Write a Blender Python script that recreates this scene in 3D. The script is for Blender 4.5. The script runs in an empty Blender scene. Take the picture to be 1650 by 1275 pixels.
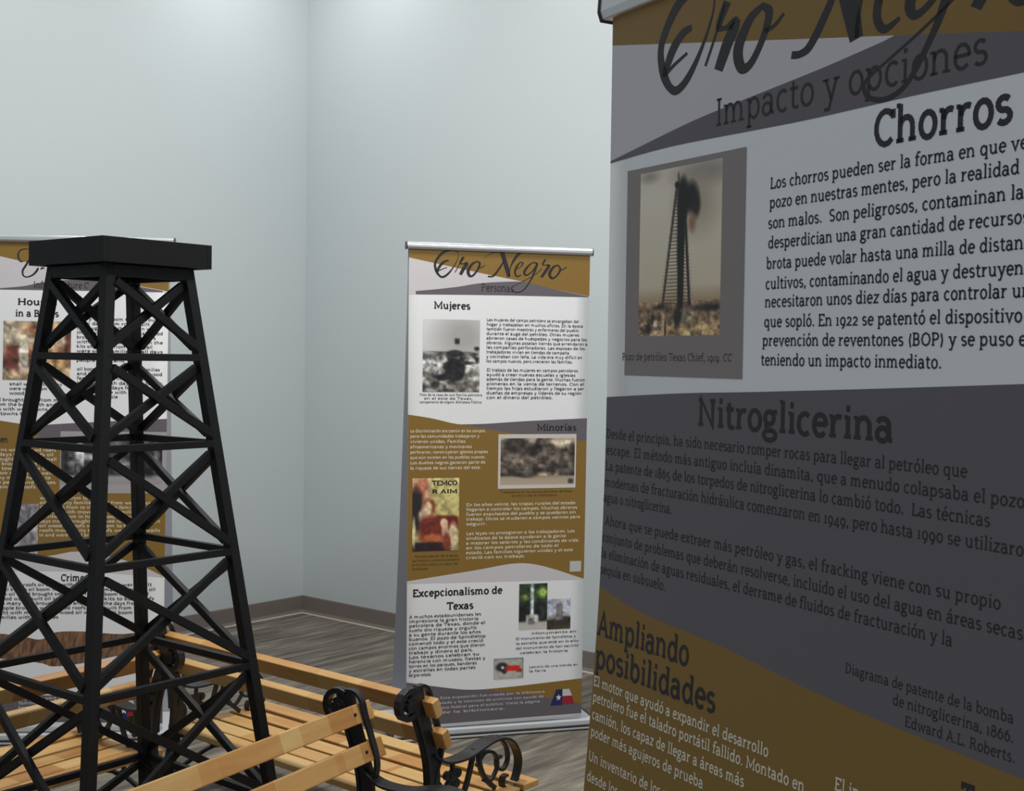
import bpy, bmesh, math, random
from mathutils import Vector, Matrix
random.seed(7)
R = math.radians
sc = bpy.context.scene
COL = sc.collection

# ---------------------------------------------------------------- camera, world, lights, exposure
cam_d = bpy.data.cameras.new('camera'); cam = bpy.data.objects.new('camera', cam_d); COL.objects.link(cam)
cam_d.sensor_fit = 'HORIZONTAL'; cam_d.sensor_width = 36.0; cam_d.lens = 2052.0 / 1650.0 * 36.0
cam_d.clip_start = 0.05
cam.matrix_world = Matrix.Translation((0, 0, 1.54)) @ Matrix.Rotation(R(90) - 0.0303, 4, 'X') @ Matrix.Rotation(0.0139, 4, 'Z')
sc.camera = cam

w = bpy.data.worlds.new('room_light'); sc.world = w; w.use_nodes = True
w.node_tree.nodes['Background'].inputs[0].default_value = (0.86, 0.93, 1.0, 1)
w.node_tree.nodes['Background'].inputs[1].default_value = 0.38
sc.view_settings.view_transform = 'Standard'; sc.view_settings.look = 'None'
sc.view_settings.gamma = 1.0; sc.view_settings.use_curve_mapping = False
sc.view_settings.exposure = 0.0

def area(name, loc, target, size, power, col=(1, 1, 1), spread=180):
    d = bpy.data.lights.new(name, 'AREA'); d.shape = 'DISK'; d.size = size; d.energy = power; d.color = col; d.spread = R(spread)
    o = bpy.data.objects.new(name, d); COL.objects.link(o); o.location = loc
    o.rotation_euler = (Vector(target) - Vector(loc)).to_track_quat('-Z', 'Y').to_euler()
    return o
def spot(name, loc, target, power, angle, blend, col=(1, 1, 1), size=.08):
    d = bpy.data.lights.new(name, 'SPOT'); d.energy = power; d.color = col; d.spot_size = R(angle); d.spot_blend = blend; d.shadow_soft_size = size
    o = bpy.data.objects.new(name, d); COL.objects.link(o); o.location = loc
    o.rotation_euler = (Vector(target) - Vector(loc)).to_track_quat('-Z', 'Y').to_euler()
    return o
CX, CY = -1.2322, 7.56                       # the corner of the room
WR = (math.cos(R(-39.76)), math.sin(R(-39.76)))   # direction of the right-hand wall
WL = (math.sin(R(-39.76)), -math.cos(R(-39.76)))  # direction of the left-hand wall
NIN = (WR[0] + WL[0], WR[1] + WL[1])
def fromcorner(a, b, z):                      # a metres along the right wall, b metres along the left wall
    return (CX + WR[0] * a + WL[0] * b, CY + WR[1] * a + WL[1] * b, z)
HC = 4.05                                     # height of the ceiling lamps
# downlights washing the two walls and lamps over the exhibit
for a, b in ((.75, .5), (2.15, .5), (3.6, .5), (.5, .75), (.5, 2.15), (.5, 3.6)):
    area('downlight', fromcorner(a, b, HC), fromcorner(a, b, 0), .22, 5.0, (1, .98, .97))
area('ceiling_lamp', (1.35, 2.7, HC), (.2, 3.4, 0), .7, 54, (1, .96, .90))
area('ceiling_lamp', (-.75, 4.25, HC), (-.75, 4.25, 0), .5, 72, (1, .965, .91))

# ---------------------------------------------------------------- helpers
def rgb(r, g, b):                             # sRGB 0..255 to linear
    return tuple((c / 255 / 12.92 if c / 255 <= .04045 else ((c / 255 + .055) / 1.055) ** 2.4) for c in (r, g, b))
MATS = {}
def mat(name, col, rough=.6, metal=0, bump=0, bscale=200, var=0, vscale=8, spec=.5):
    if name in MATS: return MATS[name]
    m = bpy.data.materials.new(name); m.use_nodes = True; nt = m.node_tree; b = nt.nodes['Principled BSDF']
    b.inputs['Roughness'].default_value = rough; b.inputs['Metallic'].default_value = metal
    b.inputs['Specular IOR Level'].default_value = spec
    tc = nt.nodes.new('ShaderNodeTexCoord')
    n = nt.nodes.new('ShaderNodeTexNoise'); n.inputs['Scale'].default_value = vscale; n.inputs['Detail'].default_value = 4
    nt.links.new(tc.outputs['Object'], n.inputs['Vector'])
    mx = nt.nodes.new('ShaderNodeMix'); mx.data_type = 'RGBA'
    mx.inputs['A'].default_value = tuple(c * (1 - var) for c in col) + (1,)
    mx.inputs['B'].default_value = tuple(min(1, c * (1 + var)) for c in col) + (1,)
    nt.links.new(n.outputs['Fac'], mx.inputs['Factor']); nt.links.new(mx.outputs['Result'], b.inputs['Base Color'])
    if bump:
        n2 = nt.nodes.new('ShaderNodeTexNoise'); n2.inputs['Scale'].default_value = bscale; n2.inputs['Detail'].default_value = 3
        nt.links.new(tc.outputs['Object'], n2.inputs['Vector'])
        bp = nt.nodes.new('ShaderNodeBump'); bp.inputs['Strength'].default_value = bump; bp.inputs['Distance'].default_value = .002
        nt.links.new(n2.outputs['Fac'], bp.inputs['Height']); nt.links.new(bp.outputs['Normal'], b.inputs['Normal'])
    MATS[name] = m; return m

def link_mesh(name, verts, faces, m, parent=None, smooth=False, cols=None):
    me = bpy.data.meshes.new(name); me.from_pydata(verts, [], faces); me.materials.append(m)
    if cols is not None:
        ca = me.color_attributes.new('Col', 'FLOAT_COLOR', 'POINT')
        for i, c in enumerate(cols): ca.data[i].color = (c[0], c[1], c[2], 1)
    if smooth:
        for p in me.polygons: p.use_smooth = True
    me.update(); o = bpy.data.objects.new(name, me); COL.objects.link(o)
    if parent: o.parent = parent
    return o
def finish(name, bm, m, parent=None, bevel=0, smooth=False):
    bmesh.ops.recalc_face_normals(bm, faces=bm.faces)
    me = bpy.data.meshes.new(name); bm.to_mesh(me); bm.free(); me.materials.append(m)
    if smooth:
        for p in me.polygons: p.use_smooth = True
    o = bpy.data.objects.new(name, me); COL.objects.link(o)
    if parent: o.parent = parent
    if bevel:
        md = o.modifiers.new('edge', 'BEVEL'); md.width = bevel; md.segments = 2; md.limit_method = 'ANGLE'
    return o
def empty(name, loc, rz=0):
    o = bpy.data.objects.new(name, None); COL.objects.link(o); o.location = loc; o.rotation_euler = (0, 0, rz); o.empty_display_size = .1
    return o
def tag(o, label, cat, group=None):
    o['label'] = label; o['category'] = cat
    if group: o['group'] = group
def box(bm, c, s, M=None):
    vs = []
    for i in (-1, 1):
        for j in (-1, 1):
            for k in (-1, 1):
                v = Vector((c[0] + i * s[0] / 2, c[1] + j * s[1] / 2, c[2] + k * s[2] / 2))
                vs.append(bm.verts.new(M @ v if M else v))
    for f in ((0, 1, 3, 2), (4, 6, 7, 5), (0, 4, 5, 1), (2, 3, 7, 6), (0, 2, 6, 4), (1, 5, 7, 3)): bm.faces.new([vs[i] for i in f])
def beam(bm, p, q, e1, w1, w2):
    """square beam from p to q; e1 is one cross axis"""
    p, q, e1 = Vector(p), Vector(q), Vector(e1)
    t = (q - p).normalized(); e2 = t.cross(e1).normalized(); e1 = e2.cross(t).normalized()
    vs = [bm.verts.new(b + e1 * a * w1 / 2 + e2 * c * w2 / 2) for b in (p, q) for a, c in ((-1, -1), (1, -1), (1, 1), (-1, 1))]
    for f in ((3, 2, 1, 0), (4, 5, 6, 7), (0, 1, 5, 4), (1, 2, 6, 5), (2, 3, 7, 6), (3, 0, 4, 7)): bm.faces.new([vs[i] for i in f])

# ---------------------------------------------------------------- the room
def wall_mat():
    m = mat('wall_paint', (.55, .60, .612), .75, bump=.12, bscale=260, var=.015, vscale=2)
    return m
def slab(name, p0, p1, thick_dir, t, z0, z1, m):
    a, b, d = Vector(p0), Vector(p1), Vector(thick_dir)
    vs = [(v.x, v.y, z) for z in (z0, z1) for v in (a, b, b + d * t, a + d * t)]
    o = link_mesh(name, vs, [(3, 2, 1, 0), (4, 5, 6, 7), (0, 1, 5, 4), (1, 2, 6, 5), (2, 3, 7, 6), (3, 0, 4, 7)], m)
    o['kind'] = 'structure'; return o
LW = 7.0
c0 = Vector((CX, CY)); vr = Vector(WR); vl = Vector(WL)
slab('wall_right', c0 - vl * .0, c0 + vr * LW, -vl, .12, 0, 4.3, wall_mat())
slab('wall_left', c0 - vr * .12, c0 + vl * LW - vr * .0, -vr, .12, 0, 4.3, wall_mat()) if False else slab('wall_left', c0, c0 + vl * LW, -vr, .12, 0, 4.3, wall_mat())

def carpet():
    m = bpy.data.materials.new('carpet'); m.use_nodes = True; nt = m.node_tree; b = nt.nodes['Principled BSDF']
    b.inputs['Roughness'].default_value = .95; b.inputs['Specular IOR Level'].default_value = .1
    tc = nt.nodes.new('ShaderNodeTexCoord'); rt = nt.nodes.new('ShaderNodeMapping'); rt.inputs['Rotation'].default_value = (0, 0, R(-50.24))
    nt.links.new(tc.outputs['Object'], rt.inputs['Vector'])
    def streak(sx, sy, detail):
        mp = nt.nodes.new('ShaderNodeMapping'); mp.inputs['Scale'].default_value = (sx, sy, 1)
        n = nt.nodes.new('ShaderNodeTexNoise'); n.inputs['Scale'].default_value = 1; n.inputs['Detail'].default_value = detail; n.inputs['Roughness'].default_value = .6
        nt.links.new(rt.outputs['Vector'], mp.inputs['Vector']); nt.links.new(mp.outputs['Vector'], n.inputs['Vector']); return n
    a = streak(2.6, 26, 5); c = streak(.9, 9, 3); f = streak(120, 160, 2)
    # plank-like tiles whose shade differs a little
    br = nt.nodes.new('ShaderNodeTexBrick'); br.inputs['Scale'].default_value = 1; br.inputs['Brick Width'].default_value = .92; br.inputs['Row Height'].default_value = .23
    br.inputs['Mortar Size'].default_value = .001; br.inputs['Color1'].default_value = (.35, .35, .35, 1); br.inputs['Color2'].default_value = (.65, .65, .65, 1); br.inputs['Mortar'].default_value = (.4, .4, .4, 1)
    nt.links.new(rt.outputs['Vector'], br.inputs['Vector'])
    def math_(op, x, y):
        q = nt.nodes.new('ShaderNodeMath'); q.operation = op
        for i, v in enumerate((x, y)):
            if isinstance(v, (int, float)): q.inputs[i].default_value = v
            else: nt.links.new(v, q.inputs[i])
        return q.outputs[0]
    s = math_('ADD', math_('MULTIPLY', a.outputs['Fac'], .55), math_('MULTIPLY', c.outputs['Fac'], .3))
    s = math_('ADD', s, math_('MULTIPLY', br.outputs['Color'], .12)); s = math_('ADD', s, math_('MULTIPLY', f.outputs['Fac'], .12))
    cr = nt.nodes.new('ShaderNodeValToRGB'); e = cr.color_ramp.elements
    e[0].position = .36; e[0].color = (.055, .048, .041, 1); e[1].position = .72; e[1].color = (.36, .33, .265, 1)
    for p, cc in ((.50, (.13, .115, .10)), (.58, (.195, .174, .146))):
        k = e.new(p); k.color = cc + (1,)
    nt.links.new(s, cr.inputs['Fac']); nt.links.new(cr.outputs['Color'], b.inputs['Base Color'])
    bp = nt.nodes.new('ShaderNodeBump'); bp.inputs['Strength'].default_value = .6; bp.inputs['Distance'].default_value = .004
    nt.links.new(s, bp.inputs['Height']); nt.links.new(bp.outputs['Normal'], b.inputs['Normal'])
    return m
fl = link_mesh('floor', [(-9, -2, 0), (7, -2, 0), (7, 9, 0), (-9, 9, 0), (-9, -2, -.1), (7, -2, -.1), (7, 9, -.1), (-9, 9, -.1)],
               [(0, 1, 2, 3), (7, 6, 5, 4), (0, 4, 5, 1), (1, 5, 6, 2), (2, 6, 7, 3), (3, 7, 4, 0)], carpet())
# cut the floor along the walls: a polygon inside the corner only
a1 = c0 + vr * LW; b1 = c0 + vl * LW; far = c0 + vr * LW + vl * LW
fl.data.clear_geometry()
vs = [(p.x, p.y, z) for z in (0, -.1) for p in (c0, b1, far, a1)]
fl.data.from_pydata(vs, [], [(0, 1, 2, 3), (7, 6, 5, 4), (0, 4, 5, 1), (1, 5, 6, 2), (2, 6, 7, 3), (3, 7, 4, 0)]); fl['kind'] = 'structure'

bb = mat('rubber_baseboard', rgb(122, 113, 106), .5, bump=.05)
toe = mat('toe_highlight', rgb(190, 178, 165), .5)  # pale colour stands for the highlight on the baseboard's cove toe
def profile_run(name, p, d, n, L, prof, m):
    """extrude a (depth, height) outline along d; n points into the room"""
    vs = []; k = len(prof)
    for s in (0, L):
        for (u, z) in prof: q = p + d * s + n * u; vs.append((q.x, q.y, z))
    fs = [(i, (i + 1) % k, (i + 1) % k + k, i + k) for i in range(k)] + [tuple(range(k))[::-1], tuple(range(k, 2 * k))]
    o = link_mesh(name, vs, fs, m); o['kind'] = 'structure'; return o
pf = [(0, 0), (.016, 0), (.013, .008), (.007, .02), (.006, .098), (.004, .102), (0, .102)]
profile_run('baseboard_right', c0, vr, vl, LW, pf, bb)
profile_run('baseboard_left', c0, vl, vr, LW, pf, bb)
pt = [(.016, 0), (.026, 0), (.024, .004), (.0165, .006)]  # outline of the added strip that carries the toe highlight
profile_run('toe_highlight_strip_1', c0 + vl * .016, vr, vl, LW, [(u - .016, z) for u, z in pt], toe)
profile_run('toe_highlight_strip_2', c0 + vr * .016, vl, vr, LW, [(u - .016, z) for u, z in pt], toe)

# ---------------------------------------------------------------- wooden derrick
black = mat('black_paint', (.0085, .0085, .0095), .55, bump=.25, bscale=90, var=.25, vscale=14, spec=.27)
DX, DY, DROT = -1.0404, 3.381, .1147
def rad(z): return .1667 * (2.752 - z) + .003
dk = empty('oil_derrick', (DX, DY, 0), DROT)
tag(dk, 'tall black wooden oil derrick with flat square cap, standing inside the benches', 'derrick model')
def corner(k, z, r=None):
    r = rad(z) if r is None else r; a = k * math.pi / 2
    return Vector((r * math.cos(a), r * math.sin(a), z))
LEG = .029
for k in range(4):                            # local corners 0 right, 1 back, 2 left, 3 near
    bm = bmesh.new(); a = k * math.pi / 2 + math.pi / 4
    beam(bm, corner(k, 0), corner(k, 1.762), (math.cos(a), math.sin(a), 0), LEG, LEG)
    finish('leg', bm, black, dk, .0015)
LV = [1.745, 1.526, 1.297, 1.0075, .6986, .328, .012]
for k in range(4):
    a = k * math.pi / 2 + math.pi / 4; no = Vector((math.cos(a), math.sin(a), 0))
    k2 = (k + 1) % 4
    for i, z in enumerate(LV):
        bm = bmesh.new(); p, q = corner(k, z), corner(k2, z); t = (q - p).normalized()
        off = no * .006
        beam(bm, p + off + t * .006, q + off - t * .006, no, .017, .0185 if i else .03)
        finish('crossbar', bm, black, dk, .001)
    for i in range(6):
        zt, zb = LV[i] - .018, LV[i + 1] + .018
        for s in (0, 1):
            p = corner(k if s else k2, zt); q = corner(k2 if s else k, zb)
            bm = bmesh.new(); off = no * (.0115 if s else -.0065)
            t = (q - p).normalized(); beam(bm, p + off + t * .016, q + off - t * .016, no, .0165, .0205)
            finish('brace', bm, black, dk, .001)
# cap: four fascia boards round a flat top board
rc = .236
for k in range(4):
    p, q = corner(k, 1.794, rc), corner((k + 1) % 4, 1.794, rc); a = k * math.pi / 2 + math.pi / 4; no = Vector((math.cos(a), math.sin(a), 0))
    bm = bmesh.new(); t = (q - p).normalized(); e = (0 if k % 2 else .014)
    beam(bm, p - no * .007 + t * (.014 - e), q - no * .007 - t * (.014 - e), no, .014, .064)
    finish('cap_board', bm, black, dk, .001)
bm = bmesh.new(); h = rc / math.sqrt(2) * 2 - .029
box(bm, (0, 0, 1.805), (h, h, .036), Matrix.Rotation(math.pi / 4, 4, 'Z'))
finish('cap_top', bm, black, dk, .001)

# ---------------------------------------------------------------- benches
def wood():
    m = bpy.data.materials.new('varnished_pine'); m.use_nodes = True; nt = m.node_tree; b = nt.nodes['Principled BSDF']
    b.inputs['Roughness'].default_value = .42
    tc = nt.nodes.new('ShaderNodeTexCoord'); oi = nt.nodes.new('ShaderNodeObjectInfo')
    mp = nt.nodes.new('ShaderNodeMapping'); mp.inputs['Scale'].default_value = (3.2, 26, 26)
    ad = nt.nodes.new('ShaderNodeVectorMath'); ad.operation = 'ADD'
    sc_ = nt.nodes.new('ShaderNodeVectorMath'); sc_.operation = 'SCALE'; sc_.inputs['Scale'].default_value = 37
    cmb = nt.nodes.new('ShaderNodeCombineXYZ')
    for i in range(3): nt.links.new(oi.outputs['Random'], cmb.inputs[i])
    nt.links.new(cmb.outputs[0], sc_.inputs[0]); nt.links.new(tc.outputs['Object'], mp.inputs['Vector'])
    nt.links.new(mp.outputs[0], ad.inputs[0]); nt.links.new(sc_.outputs[0], ad.inputs[1])
    n = nt.nodes.new('ShaderNodeTexNoise'); n.inputs['Scale'].default_value = 1.3; n.inputs['Detail'].default_value = 5; n.inputs['Distortion'].default_value = .6
    nt.links.new(ad.outputs[0], n.inputs['Vector'])
    # board pieces glued end to end: colour steps along the length
    mp2 = nt.nodes.new('ShaderNodeMapping'); mp2.inputs['Scale'].default_value = (4.2, .01, .01)
    ad2 = nt.nodes.new('ShaderNodeVectorMath'); ad2.operation = 'ADD'
    nt.links.new(tc.outputs['Object'], mp2.inputs['Vector']); nt.links.new(mp2.outputs[0], ad2.inputs[0]); nt.links.new(sc_.outputs[0], ad2.inputs[1])
    vo = nt.nodes.new('ShaderNodeTexVoronoi'); vo.inputs['Scale'].default_value = 1; vo.inputs['Randomness'].default_value = .8; nt.links.new(ad2.outputs[0], vo.inputs['Vector'])
    sp = nt.nodes.new('ShaderNodeSeparateColor'); nt.links.new(vo.outputs['Color'], sp.inputs[0])
    mt = nt.nodes.new('ShaderNodeMath'); mt.operation = 'MULTIPLY_ADD'; mt.inputs[1].default_value = .5
    nt.links.new(sp.outputs[0], mt.inputs[0])
    m2 = nt.nodes.new('ShaderNodeMath'); m2.operation = 'MULTIPLY'; m2.inputs[1].default_value = .55; nt.links.new(n.outputs['Fac'], m2.inputs[0]); nt.links.new(m2.outputs[0], mt.inputs[2])
    cr = nt.nodes.new('ShaderNodeValToRGB'); e = cr.color_ramp.elements
    e[0].position = .12; e[0].color = (.33, .135, .030, 1); e[1].position = .82; e[1].color = (.60, .40, .155, 1)
    k = e.new(.42); k.color = (.48, .245, .070, 1)
    nt.links.new(mt.outputs[0], cr.inputs['Fac']); nt.links.new(cr.outputs['Color'], b.inputs['Base Color'])
    return m
WOOD = wood()
iron = mat('black_cast_iron', (.012, .0125, .0155), .4, bump=.5, bscale=55, var=.2, vscale=20, spec=.4)
steel = mat('bolt_steel', (.35, .35, .36), .35, metal=1)

def ribbon(bm, pts, width, thick, x):
    """flat iron bar: outline pts (y, z) thickened by thick in the side plane, width along x, centred at x"""
    n = len(pts); rows = []
    for i, (y, z) in enumerate(pts):
        a = pts[max(0, i - 1)]; b = pts[min(n - 1, i + 1)]; t = Vector((b[0] - a[0], b[1] - a[1])).normalized(); nn = Vector((-t.y, t.x))
        wv = width(i / (n - 1)) if callable(width) else width; th = thick(i / (n - 1)) if callable(thick) else thick
        rows.append([bm.verts.new((x + sx * wv / 2, y + nn.x * s * th / 2, z + nn.y * s * th / 2)) for sx, s in ((-1, -1), (1, -1), (1, 1), (-1, 1))])
    for r0, r1 in zip(rows, rows[1:]):
        for j in range(4): bm.faces.new((r0[j], r0[(j + 1) % 4], r1[(j + 1) % 4], r1[j]))
    bm.faces.new(rows[0][::-1]); bm.faces.new(rows[-1])
def smooth_pts(pts, k=5):
    out = []
    n = len(pts)
    for i in range(n - 1):
        p0, p1, p2, p3 = pts[max(0, i - 1)], pts[i], pts[i + 1], pts[min(n - 1, i + 2)]
        for j in range(k):
            t = j / k
            out.append(tuple(.5 * (2 * p1[c] + (p2[c] - p0[c]) * t + (2 * p0[c] - 5 * p1[c] + 4 * p2[c] - p3[c]) * t * t + (3 * p1[c] - p0[c] - 3 * p2[c] + p3[c]) * t ** 3) for c in range(len(p1))))
    out.append(tuple(pts[-1])); return out
def disc(bm, x, y, z, r, t, seg=14):
    rings = []
    for sx in (-1, 1): rings.append([bm.verts.new((x + sx * t / 2, y + r * math.cos(2 * math.pi * i / seg), z + r * math.sin(2 * math.pi * i / seg))) for i in range(seg)])
    for i in range(seg): bm.faces.new((rings[0][i], rings[0][(i + 1) % seg], rings[1][(i + 1) % seg], rings[1][i]))
    bm.faces.new(rings[0][::-1]); bm.faces.new(rings[1])

BL = 1.24; BX = BL / 2 - .045                 # slat length, iron position
def make_bench():
    root = empty('park_bench', (0, 0, 0))
    # local: x along the bench, +y the way a sitter looks, z up; the top rail sits at y = 0
    for sx in (-1, 1):
        x = sx * BX
        bm = bmesh.new()
        # back post with a scroll rolled backwards at its top
        scr = []
        for i in range(0, 19):
            a = R(55 + i * 24); r = .046 - i * .0017
            scr.append((-.060 + r * math.cos(a), .622 + r * math.sin(a)))
        ribbon(bm, scr, .024, .015, x)
        disc(bm, x, -.060, .622, .016, .028)
        post = smooth_pts([(-.040, .668), (-.022, .60), (.004, .535), (.028, .46), (.036, .39), (.032, .33), (.012, .20), (-.02, .09), (-.06, .0)])
        ribbon(bm, post, lambda t: .014, lambda t: .052 - .014 * t, x)
        ribbon(bm, [(y - .02, z + .004) for y, z in post[2:22]], .026, .009, x)
        ribbon(bm, smooth_pts([(-.035, .668), (-.006, .668), (.014, .650), (.026, .612), (.045, .562), (.060, .520), (.066, .487), (.060, .455), (.046, .425), (.040, .39)]), .019, .009, x)
        foot = [(-.085, .006), (-.03, .006)]; ribbon(bm, foot, .03, .012, x)
        p = finish('end_post', bm, iron, root, .0015)
        # armrest
        bm = bmesh.new()
        arm = smooth_pts([(.03, .476), (.06, .452), (.10, .441), (.16, .441), (.21, .452), (.26, .462), (.31, .460), (.355, .440), (.386, .40), (.392, .36), (.374, .318), (.345, .305), (.322, .32), (.325, .342), (.342, .345)], 4)
        ribbon(bm, arm, lambda t: .030 + .022 * math.sin(math.pi * min(1, t / .55)) if t < .55 else .030 - .012 * (t - .55) / .45, .007, x)
        ribbon(bm, smooth_pts([(.30, .465), (.335, .43), (.345, .39), (.325, .365), (.30, .375), (.297, .40), (.315, .405)], 4), .014, .008, x)
        finish('armrest', bm, iron, root, .001)
        # lace work between armrest and seat
        bm = bmesh.new()
        ribbon(bm, smooth_pts([(.20, .452), (.185, .40), (.165, .35), (.135, .31)]), .012, .012, x)
        ribbon(bm, smooth_pts([(.225, .455), (.222, .41), (.245, .36), (.29, .32)]), .012, .012, x)
        ribbon(bm, smooth_pts([(.21, .40), (.245, .43), (.285, .42), (.30, .38), (.27, .345), (.24, .355)]), .010, .009, x)
        ribbon(bm, [(.112, .44), (.112, .415)], .010, .010, x)
        for cy, cz, r in ((.112, .395, .020), (.092, .402, .013), (.132, .402, .013), (.098, .375, .013), (.126, .375, .013), (.112, .362, .010)): disc(bm, x, cy, cz, r, .012, 10)
        ribbon(bm, smooth_pts([(.05, .33), (.07, .36), (.06, .39), (.045, .38)]), .010, .008, x)
        finish('scrollwork', bm, iron, root, .001)
        # seat bearer and front leg
        bm = bmesh.new()
        ribbon(bm, smooth_pts([(.03, .300), (.12, .284), (.25, .284), (.36, .296), (.41, .290)]), .016, .026, x)
        finish('seat_bearer', bm, iron, root, .001)
        bm = bmesh.new()
        ribbon(bm, smooth_pts([(.372, .315), (.385, .27), (.365, .20), (.335, .13), (.345, .06), (.385, .008)]), .016, lambda t: .04 - .014 * t, x)
        ribbon(bm, [(.35, .006), (.42, .006)], .03, .012, x)
        ribbon(bm, smooth_pts([(.34, .16), (.26, .205), (.17, .21), (.08, .17), (.005, .13)]), .012, .014, x)
        ribbon(bm, smooth_pts([(.20, .205), (.235, .24), (.20, .272), (.165, .24), (.20, .205)]), .012, .010, x)
        finish('front_leg', bm, iron, root, .001)
    # two back rails, leaning with the post
    tilt = R(23)
    for (y, z) in ((.004, .612), (.042, .522)):
        bm = bmesh.new(); M = Matrix.Translation((0, y, z)) @ Matrix.Rotation(tilt, 4, 'X')
        box(bm, (0, 0, 0), (BL, .027, .050), M)
        o = finish('back_rail', bm, WOOD, root, .003)
        for sx in (-1, 1):
            bm = bmesh.new()
            for yy in (.018,):
                c = M @ Vector((sx * (BX - .030), yy - .006, 0)); disc(bm, 0, 0, 0, .0055, .006, 10)
                bmesh.ops.rotate(bm, verts=bm.verts, matrix=Matrix.Rotation(R(90), 3, 'Z'), cent=(0, 0, 0)); bmesh.ops.translate(bm, verts=bm.verts, vec=c)
            finish('bolt', bm, iron, o)
    # five broad seat slats following the bearer
    for i in range(5):
        y = .068 + i * .083; z = .312 - .008 * math.sin(math.pi * (y - .03) / .40)
        bm = bmesh.new(); box(bm, (0, y, z), (BL, .067, .019)); finish('seat_slat', bm, WOOD, root, .003)
    for o in [q for q in bpy.data.objects if q.type == 'MESH' and (q.parent == root or (q.parent and q.parent.parent == root))]:
        for v in o.data.vertices: v.co = (v.co.x * 1.05, v.co.y * 1.05, v.co.z * 1.05 - .077 if v.co.z > .25 else v.co.z * .742)
    return root
def children(o): return [c for c in bpy.data.objects if c.parent == o]
def copy_tree(o, parent=None):
    kids = children(o); c = o.copy(); COL.objects.link(c)
    if parent: c.parent = parent
    for ch in kids: copy_tree(ch, c)
    return c
BEN = [((-.193, 3.325), -40.0, 1, 'slatted park bench behind the black derrick, its back rails running right towards the middle banner'),
       ((-.372, 3.300), -119.9, -1, 'slatted park bench nearest the camera, its back rails crossing in front of the black derrick'),
       ((-1.035, 3.855), 54.5, 1, 'slatted park bench at the left, seen through the derrick, in front of the left banner')]
bench0 = make_bench()
for i, ((ex, ey), deg, end, lab) in enumerate(BEN):
    o = bench0 if i == 0 else copy_tree(bench0)
    a = R(deg); d = Vector((math.cos(a), math.sin(a), 0)); f = Vector((-d.y, d.x, 0))
    ex *= 1.05; ey *= 1.05
    c = Vector((ex, ey, 0)) + d * (BL * .525 - .01) * (1 if i == 1 else -1)
    o.location = c; o.rotation_euler = (0, 0, a)
    tag(o, lab, 'bench', 'park benches set round the derrick')

# ---------------------------------------------------------------- exhibit banners
def vcol_mat(name, rough):
    m = bpy.data.materials.new(name); m.use_nodes = True; nt = m.node_tree; b = nt.nodes['Principled BSDF']; b.inputs['Roughness'].default_value = rough
    at = nt.nodes.new('ShaderNodeAttribute'); at.attribute_name = 'Col'; nt.links.new(at.outputs['Color'], b.inputs['Base Color']); return m
PRINT = vcol_mat('printed_ink', .42)
WHITE = mat('banner_white', (.87, .885, .90), .45)
BACKW = mat('banner_back_shaded', (.42, .44, .50), .6)  # white back of the sheet, its grey-blue shade put into the colour
GOLD, LIGHT, GREY = (.26, .150, .027), (.64, .615, .635), (.138, .123, .140)
INK, CREAM = (.020, .016, .020), (.80, .74, .60)
silver = mat('brushed_aluminium', (.78, .79, .80), .28, metal=.85)
satin = mat('satin_silver', (.66, .69, .70), .35, metal=.25)
dark = mat('dark_plastic', (.03, .03, .033), .4)

class Banner:
    def __init__(s, loc, deg, lean, w, u0, zt, zb):
        s.P = Vector((loc[0], loc[1], 0)); a = R(deg); s.d = Vector((math.cos(a), math.sin(a), 0)); s.n = Vector((s.d.y, -s.d.x, 0))
        s.lean = lean; s.w = w; s.u0 = u0; s.zt = zt; s.zb = zb; s.layer = 1; s.a = a; s.taper = 1.0; s.rear = lean
    def pt(s, u, z, off=0.0):
        """a point of the front panel in the banner's own frame: x along, -y to the front"""
        u = s.u0 + (u - s.u0) * (s.taper + (1 - s.taper) * z / 1.96)
        return (u, -(s.lean(z) + off), z)
    def off(s):
        s.layer += 1; return .00012 + .00003 * s.layer
def along(curve, u):
    for (a, za), (b, zb) in zip(curve, curve[1:]):
        if u <= b or (b, zb) == tuple(curve[-1]):
            return za + (zb - za) * ((u - a) / (b - a) if b > a else 0)
def fine(curve):                              # rounded version of a traced boundary
    return smooth_pts(curve, 4) if len(curve) > 2 else curve
def band(B, par, name, top, bot, col, nu=26, lay=None):
    """printed colour field between two boundaries, each a list of (u, z)"""
    o = B.off() if lay is None else lay; vs = []; fs = []
    top, bot = fine(top), fine(bot)
    ua, ub = max(top[0][0], bot[0][0]), min(top[-1][0], bot[-1][0]); nz = max(4, math.ceil((top[0][1] - bot[0][1]) / .022))
    for i in range(nu + 1):
        u = ua + (ub - ua) * i / nu; z1 = along(top, u); z0 = along(bot, u)
        for j in range(nz + 1): vs.append(B.pt(u, z0 + (max(z1, z0) - z0) * j / nz, o))
    for i in range(nu):
        for j in range(nz): k = i * (nz + 1) + j; fs.append((k, k + nz + 1, k + nz + 2, k + 1))
    return link_mesh(name, vs, fs, PRINT, par, True, [col] * len(vs))

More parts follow.
